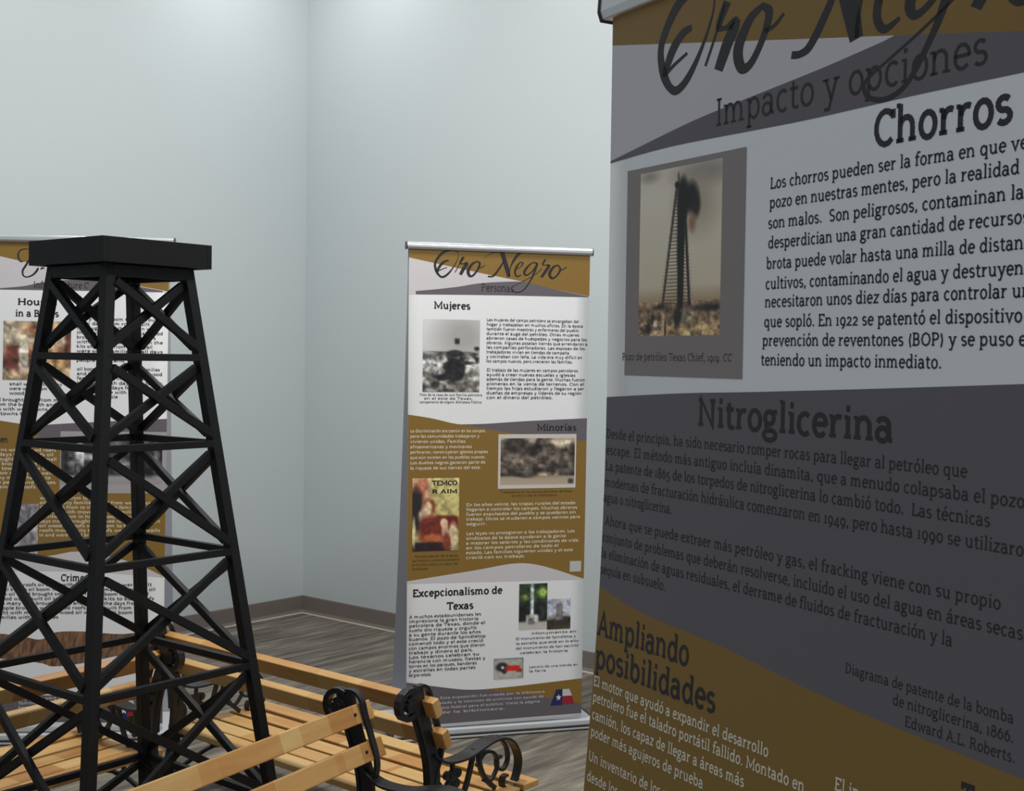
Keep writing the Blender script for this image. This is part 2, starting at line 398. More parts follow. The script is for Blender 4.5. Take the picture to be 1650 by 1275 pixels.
# slab-serif stroke letters: l line, a arc (centre, radii, start, end), s full serif, h left serif, d dot
F = {
'a': (.50, 'a .21 .34 .15 .14 160 0;l .36 .34 .36 .03;a .205 .14 .145 .14 0 360;l .36 .03 .45 .03'),
'b': (.54, 'l .11 .02 .11 .74;h .11 .72;a .28 .24 .17 .235 -150 150'), 'c': (.45, 'a .25 .24 .18 .24 48 312'),
'd': (.56, 'l .42 .03 .42 .74;h .42 .72;a .25 .24 .17 .235 30 330;l .42 .03 .52 .03'),
'e': (.48, 'a .25 .24 .18 .24 0 318;l .07 .26 .43 .26'), 'f': (.34, 'a .28 .58 .14 .15 50 180;l .14 .58 .14 0;s .14 .03;l .03 .46 .30 .46'),
'g': (.50, 'a .22 .32 .14 .15 0 360;l .31 .45 .46 .47;a .24 -.09 .19 .12 0 360;l .13 .20 .12 .06;l .12 .05 .32 .03'),
'h': (.58, 'l .12 0 .12 .74;h .12 .72;a .28 .29 .16 .18 180 0;l .44 .29 .44 0;s .12 .03;s .44 .03'),
'i': (.28, 'l .14 0 .14 .48;h .14 .46;s .14 .03;d .14 .65'), 'j': (.26, 'l .15 -.08 .15 .48;h .15 .46;a .03 -.08 .12 .12 0 -80;d .15 .65'),
'k': (.55, 'l .12 0 .12 .74;h .12 .72;s .12 .03;l .14 .20 .40 .46;l .22 .28 .44 0;s .43 .03;s .40 .45'), 'l': (.28, 'l .14 0 .14 .74;h .14 .72;s .14 .03'),
'm': (.86, 'l .12 0 .12 .48;h .12 .46;a .26 .30 .14 .17 180 0;l .40 .30 .40 0;a .54 .30 .14 .17 180 0;l .68 .30 .68 0;s .12 .03;s .40 .03;s .70 .03'),
'n': (.58, 'l .12 0 .12 .48;h .12 .46;a .28 .29 .16 .18 180 0;l .44 .29 .44 0;s .12 .03;s .44 .03'), 'o': (.50, 'a .25 .24 .18 .24 0 360'),
'p': (.55, 'l .12 -.22 .12 .48;h .12 .46;a .29 .24 .17 .235 -150 150;s .12 -.19'), 'q': (.55, 'l .42 -.22 .42 .47;a .25 .24 .17 .235 30 330;s .42 -.19'),
'r': (.41, 'l .13 0 .13 .48;h .13 .46;s .13 .03;a .29 .28 .15 .18 180 60'), 's': (.42, 'a .21 .355 .13 .115 35 270;a .21 .13 .14 .12 90 -145'),
't': (.36, 'l .15 .12 .15 .62;a .25 .12 .10 .11 180 320;l .04 .46 .31 .46'), 'u': (.58, 'l .13 .47 .13 .18;a .28 .18 .15 .17 180 360;l .43 .47 .43 0;h .13 .46;h .43 .46;l .43 .03 .52 .03'),
'v': (.52, 'l .09 .47 .26 .01 .43 .47;s .09 .45;s .43 .45'), 'w': (.76, 'l .09 .47 .23 .01 .38 .44 .53 .01 .67 .47;s .09 .45;s .67 .45'),
'x': (.52, 'l .10 .46 .42 .02;l .42 .46 .10 .02;s .10 .45;s .42 .45;s .10 .03;s .42 .03'), 'y': (.52, 'l .09 .47 .27 .02;l .43 .47 .20 -.20 .06 -.20;s .09 .45;s .43 .45'),
'z': (.46, 'l .07 .45 .39 .45 .08 .03 .40 .03'),
'A': (.66, 'l .10 0 .33 .68 .56 0;l .19 .23 .47 .23;s .10 .03;s .56 .03'), 'B': (.60, 'l .14 0 .14 .68;l .05 .66 .30 .66;a .30 .51 .15 .155 90 -90;l .14 .355 .30 .355;a .31 .19 .18 .165 90 -90;l .05 .03 .31 .03'),
'C': (.60, 'a .33 .34 .25 .33 45 315;l .53 .50 .53 .68'), 'D': (.66, 'l .14 0 .14 .68;l .05 .66 .28 .66;a .28 .345 .28 .315 90 -90;l .05 .03 .28 .03'),
'E': (.56, 'l .14 0 .14 .68;l .05 .66 .48 .66 .48 .54;l .14 .36 .38 .36;l .05 .03 .50 .03 .50 .15'), 'F': (.54, 'l .14 0 .14 .68;l .05 .66 .48 .66 .48 .54;l .14 .36 .38 .36;s .14 .03'),
'G': (.66, 'a .34 .34 .26 .33 45 350;l .56 .02 .56 .30;l .40 .30 .62 .30'), 'H': (.72, 'l .14 0 .14 .68;l .58 0 .58 .68;l .14 .35 .58 .35;s .14 .65;s .14 .03;s .58 .65;s .58 .03'),
'I': (.32, 'l .16 0 .16 .68;s .16 .65;s .16 .03'), 'L': (.52, 'l .14 0 .14 .68;s .14 .65;l .05 .03 .47 .03 .47 .18'),
'M': (.86, 'l .13 0 .13 .67 .43 .12 .73 .67 .73 0;s .13 .03;s .73 .03;h .13 .65;l .73 .65 .81 .65'), 'N': (.72, 'l .15 0 .15 .67 .57 .02 .57 .68;s .15 .03;h .15 .65;s .57 .65'),
'O': (.68, 'a .34 .34 .27 .33 0 360'), 'P': (.58, 'l .14 0 .14 .68;l .05 .66 .30 .66;a .30 .49 .18 .175 90 -90;l .14 .315 .30 .315;s .14 .03'),
'R': (.64, 'l .14 0 .14 .68;l .05 .66 .30 .66;a .30 .51 .17 .155 90 -90;l .14 .355 .32 .355 .54 .02;s .14 .03;s .54 .03'), 'S': (.54, 'a .27 .50 .17 .165 35 270;a .27 .175 .18 .16 90 -150'),
'T': (.60, 'l .30 0 .30 .68;l .05 .54 .05 .66 .55 .66 .55 .54;s .30 .03'), 'U': (.70, 'l .14 .67 .14 .24;a .35 .24 .21 .22 180 360;l .56 .24 .56 .67;s .14 .65;s .56 .65'), 'V': (.64, 'l .10 .67 .32 .01 .54 .67;s .10 .65;s .54 .65'),
'0': (.50, 'a .25 .24 .18 .24 0 360'), '1': (.32, 'l .16 0 .16 .47;h .16 .45;s .16 .03'), '2': (.46, 'a .22 .33 .14 .14 160 -20;l .35 .29 .08 .03 .40 .03'),
'4': (.50, 'l .34 -.18 .34 .46 .06 .02 .46 .02'), '5': (.46, 'l .38 .45 .12 .45 .11 .16;a .2 .02 .18 .18 100 -130'), '6': (.50, 'a .25 .22 .17 .22 0 360;a .42 .22 .34 .46 110 180'),
'8': (.50, 'a .25 .51 .14 .16 0 360;a .25 .17 .17 .18 0 360'), '9': (.50, 'a .25 .25 .17 .22 0 360;a .08 .25 .34 .46 -70 0'),
'.': (.24, 'd .12 .05'), ',': (.24, 'd .12 .05;l .14 .05 .08 -.1'), '(': (.30, 'a .36 .28 .22 .48 130 230'), ')': (.30, 'a -.06 .28 .22 .48 50 -50'), '-': (.34, 'l .06 .24 .28 .24'), "'": (.2, 'l .1 .55 .1 .72'), ' ': (.25, '')}
for ch, b, x in (('á', 'a', .24), ('é', 'e', .25), ('í', 'i', .14), ('ó', 'o', .25), ('ú', 'u', .28)): F[ch] = (F[b][0], F[b][1].replace('d .14 .65', 'l .14 .14') + ';l %g .60 %g .76' % (x - .03, x + .08))
F['í'] = (.28, 'l .14 0 .14 .48;h .14 .46;s .14 .03;l .12 .60 .22 .76'); F['ñ'] = (.58, F['n'][1] + ';l .18 .6 .4 .66')
def glyph_paths(ch, lod):
    out = []
    for c in F.get(ch, F['o'])[1].split(';'):
        if not c: continue
        t = c.split(); v = [float(x) for x in t[1:]]
        if t[0] == 'l': out.append(([(v[i], v[i + 1]) for i in range(0, len(v), 2)], 1))
        elif t[0] == 'a':
            n = max(2, int(abs(v[5] - v[4]) / (24 if lod > 1 else 45)))
            out.append(([(v[0] + v[2] * math.cos(R(v[4] + (v[5] - v[4]) * i / n)), v[1] + v[3] * math.sin(R(v[4] + (v[5] - v[4]) * i / n))) for i in range(n + 1)], 1))
        elif t[0] == 's' and lod: out.append(([(v[0] - .095, v[1]), (v[0] + .095, v[1])], .75))
        elif t[0] == 'h' and lod: out.append(([(v[0] - .10, v[1]), (v[0], v[1])], .75))
        elif t[0] == 'd': out.append(([(v[0] - .05, v[1]), (v[0] + .05, v[1])], 1.25))
    return out
def width_of(s): return sum(F.get(c, F['o'])[0] for c in s)
def stroke2d(path, w, vs, fs):
    n = len(path); closed = n > 3 and abs(path[0][0] - path[-1][0]) < 1e-6 and abs(path[0][1] - path[-1][1]) < 1e-6; base = len(vs)
    for i in range(n):
        a = path[i - 1] if i else (path[-2] if closed else path[0]); b = path[i + 1] if i < n - 1 else (path[1] if closed else path[-1]); p = path[i]
        def un(x, y): l = math.hypot(x, y) or 1; return x / l, y / l
        t1 = un(p[0] - a[0], p[1] - a[1]) if (p != a) else un(b[0] - p[0], b[1] - p[1]); t2 = un(b[0] - p[0], b[1] - p[1]) if (p != b) else t1
        m = un(-(t1[1] + t2[1]), t1[0] + t2[0]); c = max(.45, m[0] * -t1[1] + m[1] * t1[0]); ww = (w[i] if isinstance(w, list) else w) / 2 / c
        vs.append((p[0] + m[0] * ww, p[1] + m[1] * ww)); vs.append((p[0] - m[0] * ww, p[1] - m[1] * ww))
    for i in range(n - 1): k = base + 2 * i; fs.append((k, k + 1, k + 3, k + 2))
class Text:
    def __init__(s): s.v = []; s.f = []
    def line(s, txt, u0, z0, xs, zs, wt=.085, lod=1):
        """txt from (u0, z0); xs and zs are metres per em across and up"""
        x = 0
        for ch in txt:
            for path, k in glyph_paths(ch, lod):
                vs = []; fs = []; stroke2d(path, wt * k, vs, fs); b = len(s.v)
                s.v += [(u0 + (x + a) * xs, z0 + c * zs) for a, c in vs]; s.f += [tuple(b + i for i in f) for f in fs]
            x += F.get(ch, F['o'])[0]
    def fit(s, txt, a, b, upto=None, size=None, wt=.085, lod=1, shear=0):
        """txt on a level line from a=(u,z) so that txt[:upto] ends at b; size is the em height in metres"""
        n = len(txt) if upto is None else len(upto); xs = (b[0] - a[0]) / width_of(txt[:n])
        s.line(txt, a[0], (a[1] + b[1]) / 2 if upto != '' else a[1], xs, size or xs, wt, lod)
    def build(s, B, par, name, col, o=None):
        o = o or B.off(); return link_mesh(name, [B.pt(u, z, o) for u, z in s.v], s.f, PRINT, par, False, [col] * len(s.v))

def vn(x, y, seed=0):                         # smooth value noise
    xi, yi = math.floor(x), math.floor(y); fx, fy = x - xi, y - yi; fx = fx * fx * (3 - 2 * fx); fy = fy * fy * (3 - 2 * fy)
    def h(a, b): n = math.sin(a * 127.1 + b * 311.7 + seed * 74.7) * 43758.5453; return n - math.floor(n)
    return (h(xi, yi) * (1 - fx) + h(xi + 1, yi) * fx) * (1 - fy) + (h(xi, yi + 1) * (1 - fx) + h(xi + 1, yi + 1) * fx) * fy
def picture(B, par, name, a, b, nx, ny, grad, blobs=(), noise=(0, 10, 0, 1), seed=1):
    """printed picture: vertical gradient, soft shapes (cx, cy, rx, ry, colour, softness, power) and grain; a top left, b bottom right as (u, z)"""
    o = B.off(); vs = []; cs = []; fs = []
    for j in range(ny + 1):
        t = j / ny
        for i in range(nx + 1):
            s = i / nx
            for (t0, c0_), (t1, c1_) in zip(grad, grad[1:]):
                if t <= t1: k = (t - t0) / (t1 - t0) if t1 > t0 else 0; c = [c0_[q] + (c1_[q] - c0_[q]) * k for q in range(3)]; break
            for bl in blobs:
                cx, cy, rx, ry, cc, so = bl[:6]; p = bl[6] if len(bl) > 6 else 2
                dd = (abs((s - cx) / rx) ** p + abs((t - cy) / ry) ** p) ** (1 / p); k = max(0, min(1, (1 - dd) / so + .5))
                c = [c[q] * (1 - k) + cc[q] * k for q in range(3)]
            amp, fr, t0, t1 = noise
            if t0 <= t <= t1: g = 1 + amp * (vn(s * fr, t * fr * (ny / nx), seed) + .6 * vn(s * fr * 2.3, t * fr * 2.3 * ny / nx, seed + 5) - .8) * 2; c = [max(4, q * g) for q in c]
            cs.append(rgb(*[min(255, q) for q in c])); vs.append(B.pt(a[0] + (b[0] - a[0]) * s, a[1] + (b[1] - a[1]) * t, o))
    for j in range(ny):
        for i in range(nx): k = j * (nx + 1) + i; fs.append((k, k + nx + 1, k + nx + 2, k + 1))
    return link_mesh(name, vs, fs, PRINT, par, True, [tuple(q / .80 for q in c) for c in cs])

LOGO = [  # Oro Negro brush strokes: (x, y, width)
 [(236,204,18),(192,214,26),(146,256,32),(112,316,26),(102,344,14),(150,318,12),(216,290,10)],
 [(346,108,8),(300,76,16),(240,72,26),(160,110,32),(96,196,28),(78,262,26),(96,340,30),(130,395,24),(170,412,26),(226,374,24),(286,290,14),(334,190,8),(346,120,5)],
 [(306,356,10),(340,286,10),(394,164,8)], [(404,158,30),(366,232,22),(396,246,14),(440,242,36),(404,310,40),(368,384,34)],
 [(562,214,16),(506,246,28),(458,330,36),(474,398,30),(516,392,24),(566,320,22),(590,244,26),(562,214,16)], [(570,300,14),(612,292,12),(652,262,10)],
 [(634,176,4),(700,126,8),(772,96,14),(832,92,22)], [(846,92,52),(872,180,48),(902,290,50),(932,412,38)], [(872,200,10),(830,284,22),(764,386,24),(724,408,20),(686,404,20)],
 [(932,408,14),(946,296,12),(990,194,28),(1050,112,30),(1108,94,18)],
 [(1010,318,8),(1072,276,12),(1094,238,18),(1062,228,14),(1018,286,24),(1002,360,22),(1028,406,20),(1080,386,10)],
 [(1262,240,24),(1212,230,14),(1152,280,24),(1112,352,28),(1134,392,20),(1204,344,16),(1264,246,16),(1232,350,24),(1190,452,18),(1112,576,14),(1040,612,14),(976,592,12),(968,546,10),(1044,500,8),(1150,440,8),(1256,370,8),(1322,306,10)],
 [(1360,188,26),(1328,252,18),(1360,262,12),(1404,268,32),(1364,340,34),(1314,420,28)],
 [(1512,260,16),(1456,288,28),(1412,372,34),(1438,430,28),(1490,408,20),(1540,320,24),(1512,260,14)], [(1536,330,12),(1572,318,12),(1612,286,14)]]
def logo(B, par, fx, name='script_title', k=1.0):
    vs = []; fs = []
    for st in LOGO:
        p = smooth_pts(st, 6); b = len(vs)
        stroke2d([(x, y) for x, y, _ in p], [max(5, w_) * k for _, _, w_ in p], vs, fs)
    o = B.off(); return link_mesh(name, [B.pt(*fx(x, y), o) for x, y in vs], fs, PRINT, par, False, [INK] * len(vs))
def emblem(B, par, a, b):
    """flag emblem: blue field with a white star, white over red, in a leaning block"""
    g = empty_part('flag_emblem', par); u0, z1 = a; u1, z0 = b; W_, H_ = u1 - u0, z1 - z0; o = B.off()
    def poly(pts, col, oo, nm): link_mesh(nm, [B.pt(u0 + x * W_, z0 + y * H_, oo) for x, y in pts], [tuple(range(len(pts)))], PRINT, par, False, [col] * len(pts))
    poly([(0, .0), (.50, .0), (.50, 1), (.24, 1)], (.012, .022, .11), o, 'emblem_field')
    poly([(.50, .56), (.90, .56), (.78, 1), (.50, 1)], (.62, .62, .66), o, 'emblem_field'); poly([(.50, .04), (1, .04), (.90, .56), (.50, .56)], (.35, .015, .03), o, 'emblem_field')
    st = []
    for i in range(10): r = (.17 if i % 2 == 0 else .07); an = R(90 + 36 * i); st.append((.34 + r * math.cos(an) * H_ / W_ * 1.2, .48 + r * 1.3 * math.sin(an)))
    poly(st, (.8, .82, .85), o + .0002, 'emblem_star')
def empty_part(n, par): return None
def para(B, par, name, col, u0, z0, dz, lines, size, wt=.11, lod=0, per=None):
    """paragraph of small print; lines = (text, right edge u or None)"""
    t = Text()
    for i, (s_, ur) in enumerate(lines):
        if not s_: continue
        xs = ((ur - u0) / width_of(s_)) if ur else size
        t.line(s_, u0, z0 - i * dz, xs, size, wt, lod)
    return t.build(B, par, name, col)

def stand(B, name, label, extra_l=.05, extra_r=.02, rail=(-.02, .02), rail_h=.03):
    root = empty(name, B.P, B.a); tag(root, label, 'banner', 'roll-up exhibit banners')
    # front panel, a thin sheet with thickness
    def sheet(nm, sgn, m, off0):
        nu, nz = 12, 96; vs = []; fs = []
        for lay in (0, 1):
            for i in range(nu + 1):
                for j in range(nz + 1):
                    u = B.u0 + B.w * i / nu; z = B.zb + (B.zt - B.zb) * j / nz
                    x, y, z = B.pt(u, z, -.0008 * lay); vs.append((x, y if sgn > 0 else B.rear(z) + .0008 * lay + off0, z))
        N_ = (nu + 1) * (nz + 1)
        for i in range(nu):
            for j in range(nz):
                k = i * (nz + 1) + j; q = (k, k + nz + 1, k + nz + 2, k + 1); fs.append(q); fs.append(tuple(N_ + x for x in q[::-1]))
        for j in range(nz):
            for k in (j, nu * (nz + 1) + j): fs.append((k, k + 1, k + 1 + N_, k + N_))
        for i in range(nu):
            for k in (i * (nz + 1), i * (nz + 1) + nz): fs.append((k, k + nz + 1, k + nz + 1 + N_, k + N_))
        bm = bmesh.new(); bv = [bm.verts.new(v) for v in vs]
        for f in fs: bm.faces.new([bv[i] for i in f])
        return finish(nm, bm, m, root, smooth=False)
    fp = sheet('front_panel', 1, WHITE, .012)
    for p in fp.data.polygons: p.use_smooth = True
    sheet('rear_panel', -1, BACKW, .016)
    lf, lt = B.lean(B.zb), B.lean(B.zt)
    # top rail
    bm = bmesh.new(); n = 14; x0, x1 = B.u0 + rail[0], B.u0 + B.w + rail[1]; zc = B.zt + rail_h * .45; rs = []
    sec = [(-.013, -.5), (.013, -.5), (.017, -.2), (.016, .2), (.010, .5), (-.010, .5), (-.016, .2), (-.017, -.2)]
    for x in (x0, x1): rs.append([bm.verts.new((x, .006 - lt + a, zc + b * rail_h)) for a, b in sec])
    for i in range(8): bm.faces.new((rs[0][i], rs[0][(i + 1) % 8], rs[1][(i + 1) % 8], rs[1][i]))
    bm.faces.new(rs[0]); bm.faces.new(rs[1][::-1]); finish('top_rail', bm, silver, root, .002)
    for x in (x0, x1):
        bm = bmesh.new(); rs = []
        for xx in (x - .002, x + .002): rs.append([bm.verts.new((xx, .006 - lt + a * 1.1, zc + b * rail_h * 1.12)) for a, b in sec])
        for i in range(8): bm.faces.new((rs[0][i], rs[0][(i + 1) % 8], rs[1][(i + 1) % 8], rs[1][i]))
        bm.faces.new(rs[0]); bm.faces.new(rs[1][::-1]); finish('end_cap', bm, dark, root, .0008)
    # base: long low housing, dark slot, bright lip, feet
    bx0, bx1 = B.u0 - extra_l, B.u0 + B.w + extra_r; cx = (bx0 + bx1) / 2; lx = bx1 - bx0
    fy = -lf - .012; ry = B.rear(B.zb) + .03; cy = (fy + ry) / 2; ly = ry - fy
    bm = bmesh.new(); box(bm, (cx, cy, .030), (lx, ly, .026)); hs = finish('base_housing', bm, satin, root, .006)
    bm = bmesh.new(); box(bm, (cx, fy - .001, .016), (lx - .004, .004, .007)); finish('base_slot', bm, dark, hs)
    bm = bmesh.new(); box(bm, (cx, fy - .003, .0085), (lx, .012, .008)); finish('base_lip', bm, silver, hs, .002)
    bm = bmesh.new(); box(bm, (cx, cy, .0035), (lx - .02, ly - .01, .007)); finish('base_foot', bm, dark, hs)
    for x in (bx0, bx1):
        bm = bmesh.new(); box(bm, (x, cy, .024), (.005, ly + .004, .044)); finish('base_end_cap', bm, dark, hs, .002)
    # support pole between the two panels
    bm = bmesh.new(); seg = 10; rs = []
    for z in (.04, B.zt): rs.append([bm.verts.new((B.u0 + B.w / 2 + .009 * math.cos(2 * math.pi * i / seg), .007 + .009 * math.sin(2 * math.pi * i / seg) * (1 if z < 1 else .5), z)) for i in range(seg)])
    for i in range(seg): bm.faces.new((rs[0][i], rs[0][(i + 1) % seg], rs[1][(i + 1) % seg], rs[1][i]))
    bm.faces.new(rs[0]); bm.faces.new(rs[1]); finish('support_pole', bm, silver, root)
    return root, fp

def lean_far(z): return .05 * (1 - z / 1.96)
def lean_left(z): return .1 * (1 - z / 1.96)
def lean_near(z):
    if z > 1.5: return 0
    if z > 1.1: return .034 * (1.5 - z) ** 2 / .32
    return .017 + (1.1 - z) * .085

# ---- the near banner at the right
BN = Banner((.1205, 1.55), -60, lean_near, .80, -.009, 1.953, .045)
rt, N_ = stand(BN, 'exhibit_banner', 'large dark exhibit banner close to the camera at the right, headed Chorros and Nitroglicerina', rail=(-.014, .02), rail_h=.034)
u0, u1 = -.0088, .7908
def ext(pts, uL, uR):
    """carry a traced boundary to the sheet edges"""
    p = [q for q in pts]; p[0] = (uL, p[0][1])
    if p[-1][0] < uR: (a, za), (b, zb) = p[-2], p[-1]; p.append((uR, zb + (zb - za) / (b - a) * (uR - b)))
    return p
top = [(u0, 1.953), (u1, 1.953)]
gb = ext([(-0.0101,1.9193), (0.3298,1.8572), (0.4476,1.8359), (0.5836,1.8108)], u0, u1)
wt_ = ext([(-0.0022,1.7796), (0.1158,1.7990), (0.1862,1.8081), (0.3395,1.8230), (0.3973,1.8297), (0.4373,1.8347), (0.4476,1.8359)], u0, .444)
wb = ext([(-0.0021,1.7770), (0.1094,1.7810), (0.2559,1.7785), (0.3409,1.7772), (0.4740,1.7780), (0.5847,1.7772)], u0, u1)
gt = ext([(-0.0086,1.4925), (0.1416,1.5019), (0.2571,1.5068), (0.4225,1.5148), (0.5925,1.5237)], u0, u1)
gg = ext([(-0.0147,1.2608), (0.0790,1.2440), (0.2248,1.2346), (0.3486,1.2207), (0.4539,1.2127), (0.6095,1.2047)], u0, u1)
band(BN, N_, 'gold_band', top, gb, GOLD)
band(BN, N_, 'pale_band', gb, wb, LIGHT)
o_ = BN.off()
band(BN, N_, 'grey_band', wt_ + [(q[0], q[1]) for q in gb if q[0] > .45], wb, GREY, 60)
band(BN, N_, 'grey_band', gt, gg, GREY)
band(BN, N_, 'gold_band', gg, [(u0, .62), (u1, .60)], GOLD)
logo(BN, N_, lambda x, y: (.085 + (x - 65) * .00036, 1.8435 - (y - 410) * .000312), k=1.25)
t = Text()
t.fit('Impacto y opciones', (0.1898,1.7922), (0.5499,1.7912), size=.0435, wt=.080, lod=2); t.build(BN, N_, 'heading_text', INK)
t = Text()
t.fit('Chorros', (0.4212,1.7383), (0.5756,1.7393), size=.046, wt=.12, lod=2); t.build(BN, N_, 'heading_text', INK)
t = Text(); S_ = .0168
for s_, a, b, up in (
 ('Los chorros pueden ser la forma en que vemos', (0.2806,1.7159), (0.5697,1.7142), 'Los chorros pueden ser la forma en que'),
 ('pozo en nuestras mentes, pero la realidad', (0.2802,1.6961), (0.5833,1.6948), None),
 ('son malos.  Son peligrosos, contaminan la', (0.2785,1.6753), (0.5884,1.6741), None),
 ('desperdician una gran cantidad de recursos', (0.2791,1.6544), (0.5869,1.6546), 'desperdician una gran cantidad de recurso'),
 ('brota puede volar hasta una milla de distancia', (0.2773,1.6355), (0.5891,1.6315), 'brota puede volar hasta una milla de distan'),
 ('cultivos, contaminando el agua y destruyendo', (0.2765,1.6158), (0.5898,1.6101), 'cultivos, contaminando el agua y destruyen'),
 ('necesitaron unos diez días para controlar un', (0.2761,1.5959), (0.5743,1.5929), 'necesitaron unos diez días para controlar'),
 ('que sopló. En 1922 se patentó el dispositivo', (0.2753,1.5761), (0.5898,1.5722), None),
 ('prevención de reventones (BOP) y se puso en', (0.2735,1.5559), (0.5819,1.5540), 'prevención de reventones (BOP) y se puso'),
 ('teniendo un impacto inmediato.', (0.2717,1.5355), (0.5079,1.5346), None)):
    t.fit(s_, a, b, up, S_, .095, 1)
t.build(BN, N_, 'body_text', INK)
t = Text(); t.fit('Nitroglicerina', (0.1683,1.4677), (0.4552,1.4672), size=.043, wt=.12, lod=2); t.build(BN, N_, 'heading_text', INK)
t = Text()
for s_, a, b, up in (
 ('Desde el principio, ha sido necesario romper rocas para llegar al petróleo que', (-0.0081,1.4439), (0.5385,1.4408), None),
 ('escape. El método más antiguo incluía dinamita, que a menudo colapsaba el pozo', (-0.0071,1.4249), (0.5974,1.4204), None),
 ('La patente de 1865 de los torpedos de nitroglicerina lo cambió todo.  Las técnicas', (-0.0074,1.4055), (0.5640,1.4010), None),
 ('modernas de fracturación hidráulica comenzaron en 1949, pero hasta 1990 se utilizaron', (-0.0080,1.3860), (0.5980,1.3807), 'modernas de fracturación hidráulica comenzaron en 1949, pero hasta 1990 se utilizaro'),
 ('agua o nitroglicerina.', (-0.0095,1.3668), (0.1283,1.3624), None),
 ('Ahora que se puede extraer más petróleo y gas, el fracking viene con su propio', (-0.0042,1.3385), (0.5782,1.3339), None),
 ('conjunto de problemas que deberán resolverse, incluido el uso del agua en áreas secas,', (-0.0079,1.3182), (0.6012,1.3133), 'conjunto de problemas que deberán resolverse, incluido el uso del agua en áreas secas'),
 ('la eliminación de aguas residuales, el derrame de fluidos de fracturación y la', (-0.0095,1.2984), (0.5307,1.2937), None),
 ('sequía en subsuelo.', (-0.0091,1.2792), (0.1232,1.2739), None)):
    t.fit(s_, a, b, up, .0165, .095, 1)
t.build(BN, N_, 'body_text', INK)
t = Text()
t.fit('Diagrama de patente de la bomba', (0.4070,1.2465), (0.5968,1.2465), size=.0138, lod=1); t.fit('de nitroglicerina, 1866.', (0.4673,1.2312), (0.5978,1.2311), size=.0138, lod=1)
t.fit('Edward A.L. Roberts.', (0.4830,1.2151), (0.6004,1.2156), size=.0138, lod=1); t.build(BN, N_, 'caption_text', INK)
t = Text()
t.fit('Ampliando', (-0.0079,1.2009), (0.1737,1.2023), size=.041, wt=.115, lod=2); t.fit('posibilidades', (-0.0070,1.1623), (0.2243,1.1622), size=.041, wt=.115, lod=2)
t.build(BN, N_, 'heading_text', INK)
t = Text(); aw, bw = (-0.0112,1.1396), (0.3071,1.1339)
L0 = 'El motor que ayudó a expandir el desarrollo'; xs = (bw[0] - aw[0]) / width_of(L0)
for s_, a in ((L0, aw), ('petrolero fue el taladro portátil fallido. Montado en', (-0.0100,1.1206)), ('camión, los capaz de llegar a áreas más', (-0.0088,1.0996)), ('poder más agujeros de prueba', (-0.0082,1.0788)),
              ('Un inventario de los pozos', (-0.0084,1.0489)), ('desde los primeros días', (-0.0080,1.0245))):
    t.line(s_, a[0] + .004, a[1], xs, .0172, .1, 1)
t.build(BN, N_, 'body_text', CREAM)
t = Text(); t.line('El invento llegó', (0.4039,1.1354)[0], (0.4039,1.1354)[1], xs, .0172, .1, 1)
t.build(BN, N_, 'body_text', CREAM)
t = Text(); q = (0.5493,1.1612); t.line('Torres', q[0], q[1], .022, .034, .13, 2); t.build(BN, N_, 'heading_text', INK)
# mounted photograph of a gusher: grey card, sepia print, caption
cA, cB = (0.0295,1.7631), (0.2389,1.5200)
GC = rgb(112, 104, 102); GC = tuple(c / .8 for c in GC)
band(BN, N_, 'photo_card', [((0.0295,1.7631)[0] - .001, cA[1]), (.2475, cA[1])], [((0.0295,1.7631)[0] - .008, cB[1]), (.243, cB[1])], (.29, .25, .235), 12)
SEP = [(0, (212, 200, 182)), (.15, (222, 212, 194)), (.7, (212, 200, 172)), (.79, (180, 152, 120)), (.82, (124, 100, 78)), (1, (184, 154, 112))]
dk_ = (26, 22, 22)
bl = [(.80, .06, .30, .07, (150, 142, 134), 1.2), (.12, .03, .10, .03, (160, 150, 136), 1.5), (.72, .22, .22, .16, (176, 160, 140), 1.4)]
for i in range(34):                            # lattice tower, two legs and rungs
    tt = .13 + i * .0205; wl = .47 - .155 * (tt - .1) / .7; wr_ = .55 + .09 * (tt - .1) / .7
    bl += [(wl, tt, .014, .018, (60, 50, 44), .7), (wr_, tt, .016, .018, (40, 34, 32), .7), ((wl + wr_) / 2, tt, (wr_ - wl) / 2, .0035, (84, 72, 62), .8, 6)]
bl += [(.525, .36, .045, .26, dk_, .35, 4), (.53, .62, .038, .26, dk_, .35, 4), (.545, .20, .07, .13, dk_, .5), (.64, .19, .085, .085, dk_, .7), (.70, .24, .05, .07, (40, 32, 30), .8),
       (.66, .34, .04, .05, (150, 112, 82), 1.1), (.47, .105, .03, .02, dk_, .5), (.485, .06, .007, .03, dk_, .6), (.60, .88, .085, .045, (150, 134, 112), .5), (.50, .89, .05, .06, (40, 34, 32), .8),
       (.86, .84, .18, .018, (52, 46, 42), .8), (.27, .83, .08, .014, (60, 52, 48), .8), (.19, .90, .03, .03, (50, 44, 40), .7), (.22, .93, .025, .03, (215, 198, 170), .6), (.35, .955, .015, .05, (44, 36, 34), .5), (.79, .95, .10, .016, (204, 172, 120), .8), (.12, .96, .06, .03, (60, 52, 46), .8)]
picture(BN, N_, 'printed_photo', (.0555, 1.7565), (.2050, 1.5665), 90, 150, SEP, bl, (.42, 22, .80, 1), 3)
t = Text(); t.fit('Pozo de petróleo Texas Chief, 1919. CC', (0.0231,1.5398), (0.2263,1.5362), size=.0125, lod=1); t.build(BN, N_, 'caption_text', INK)

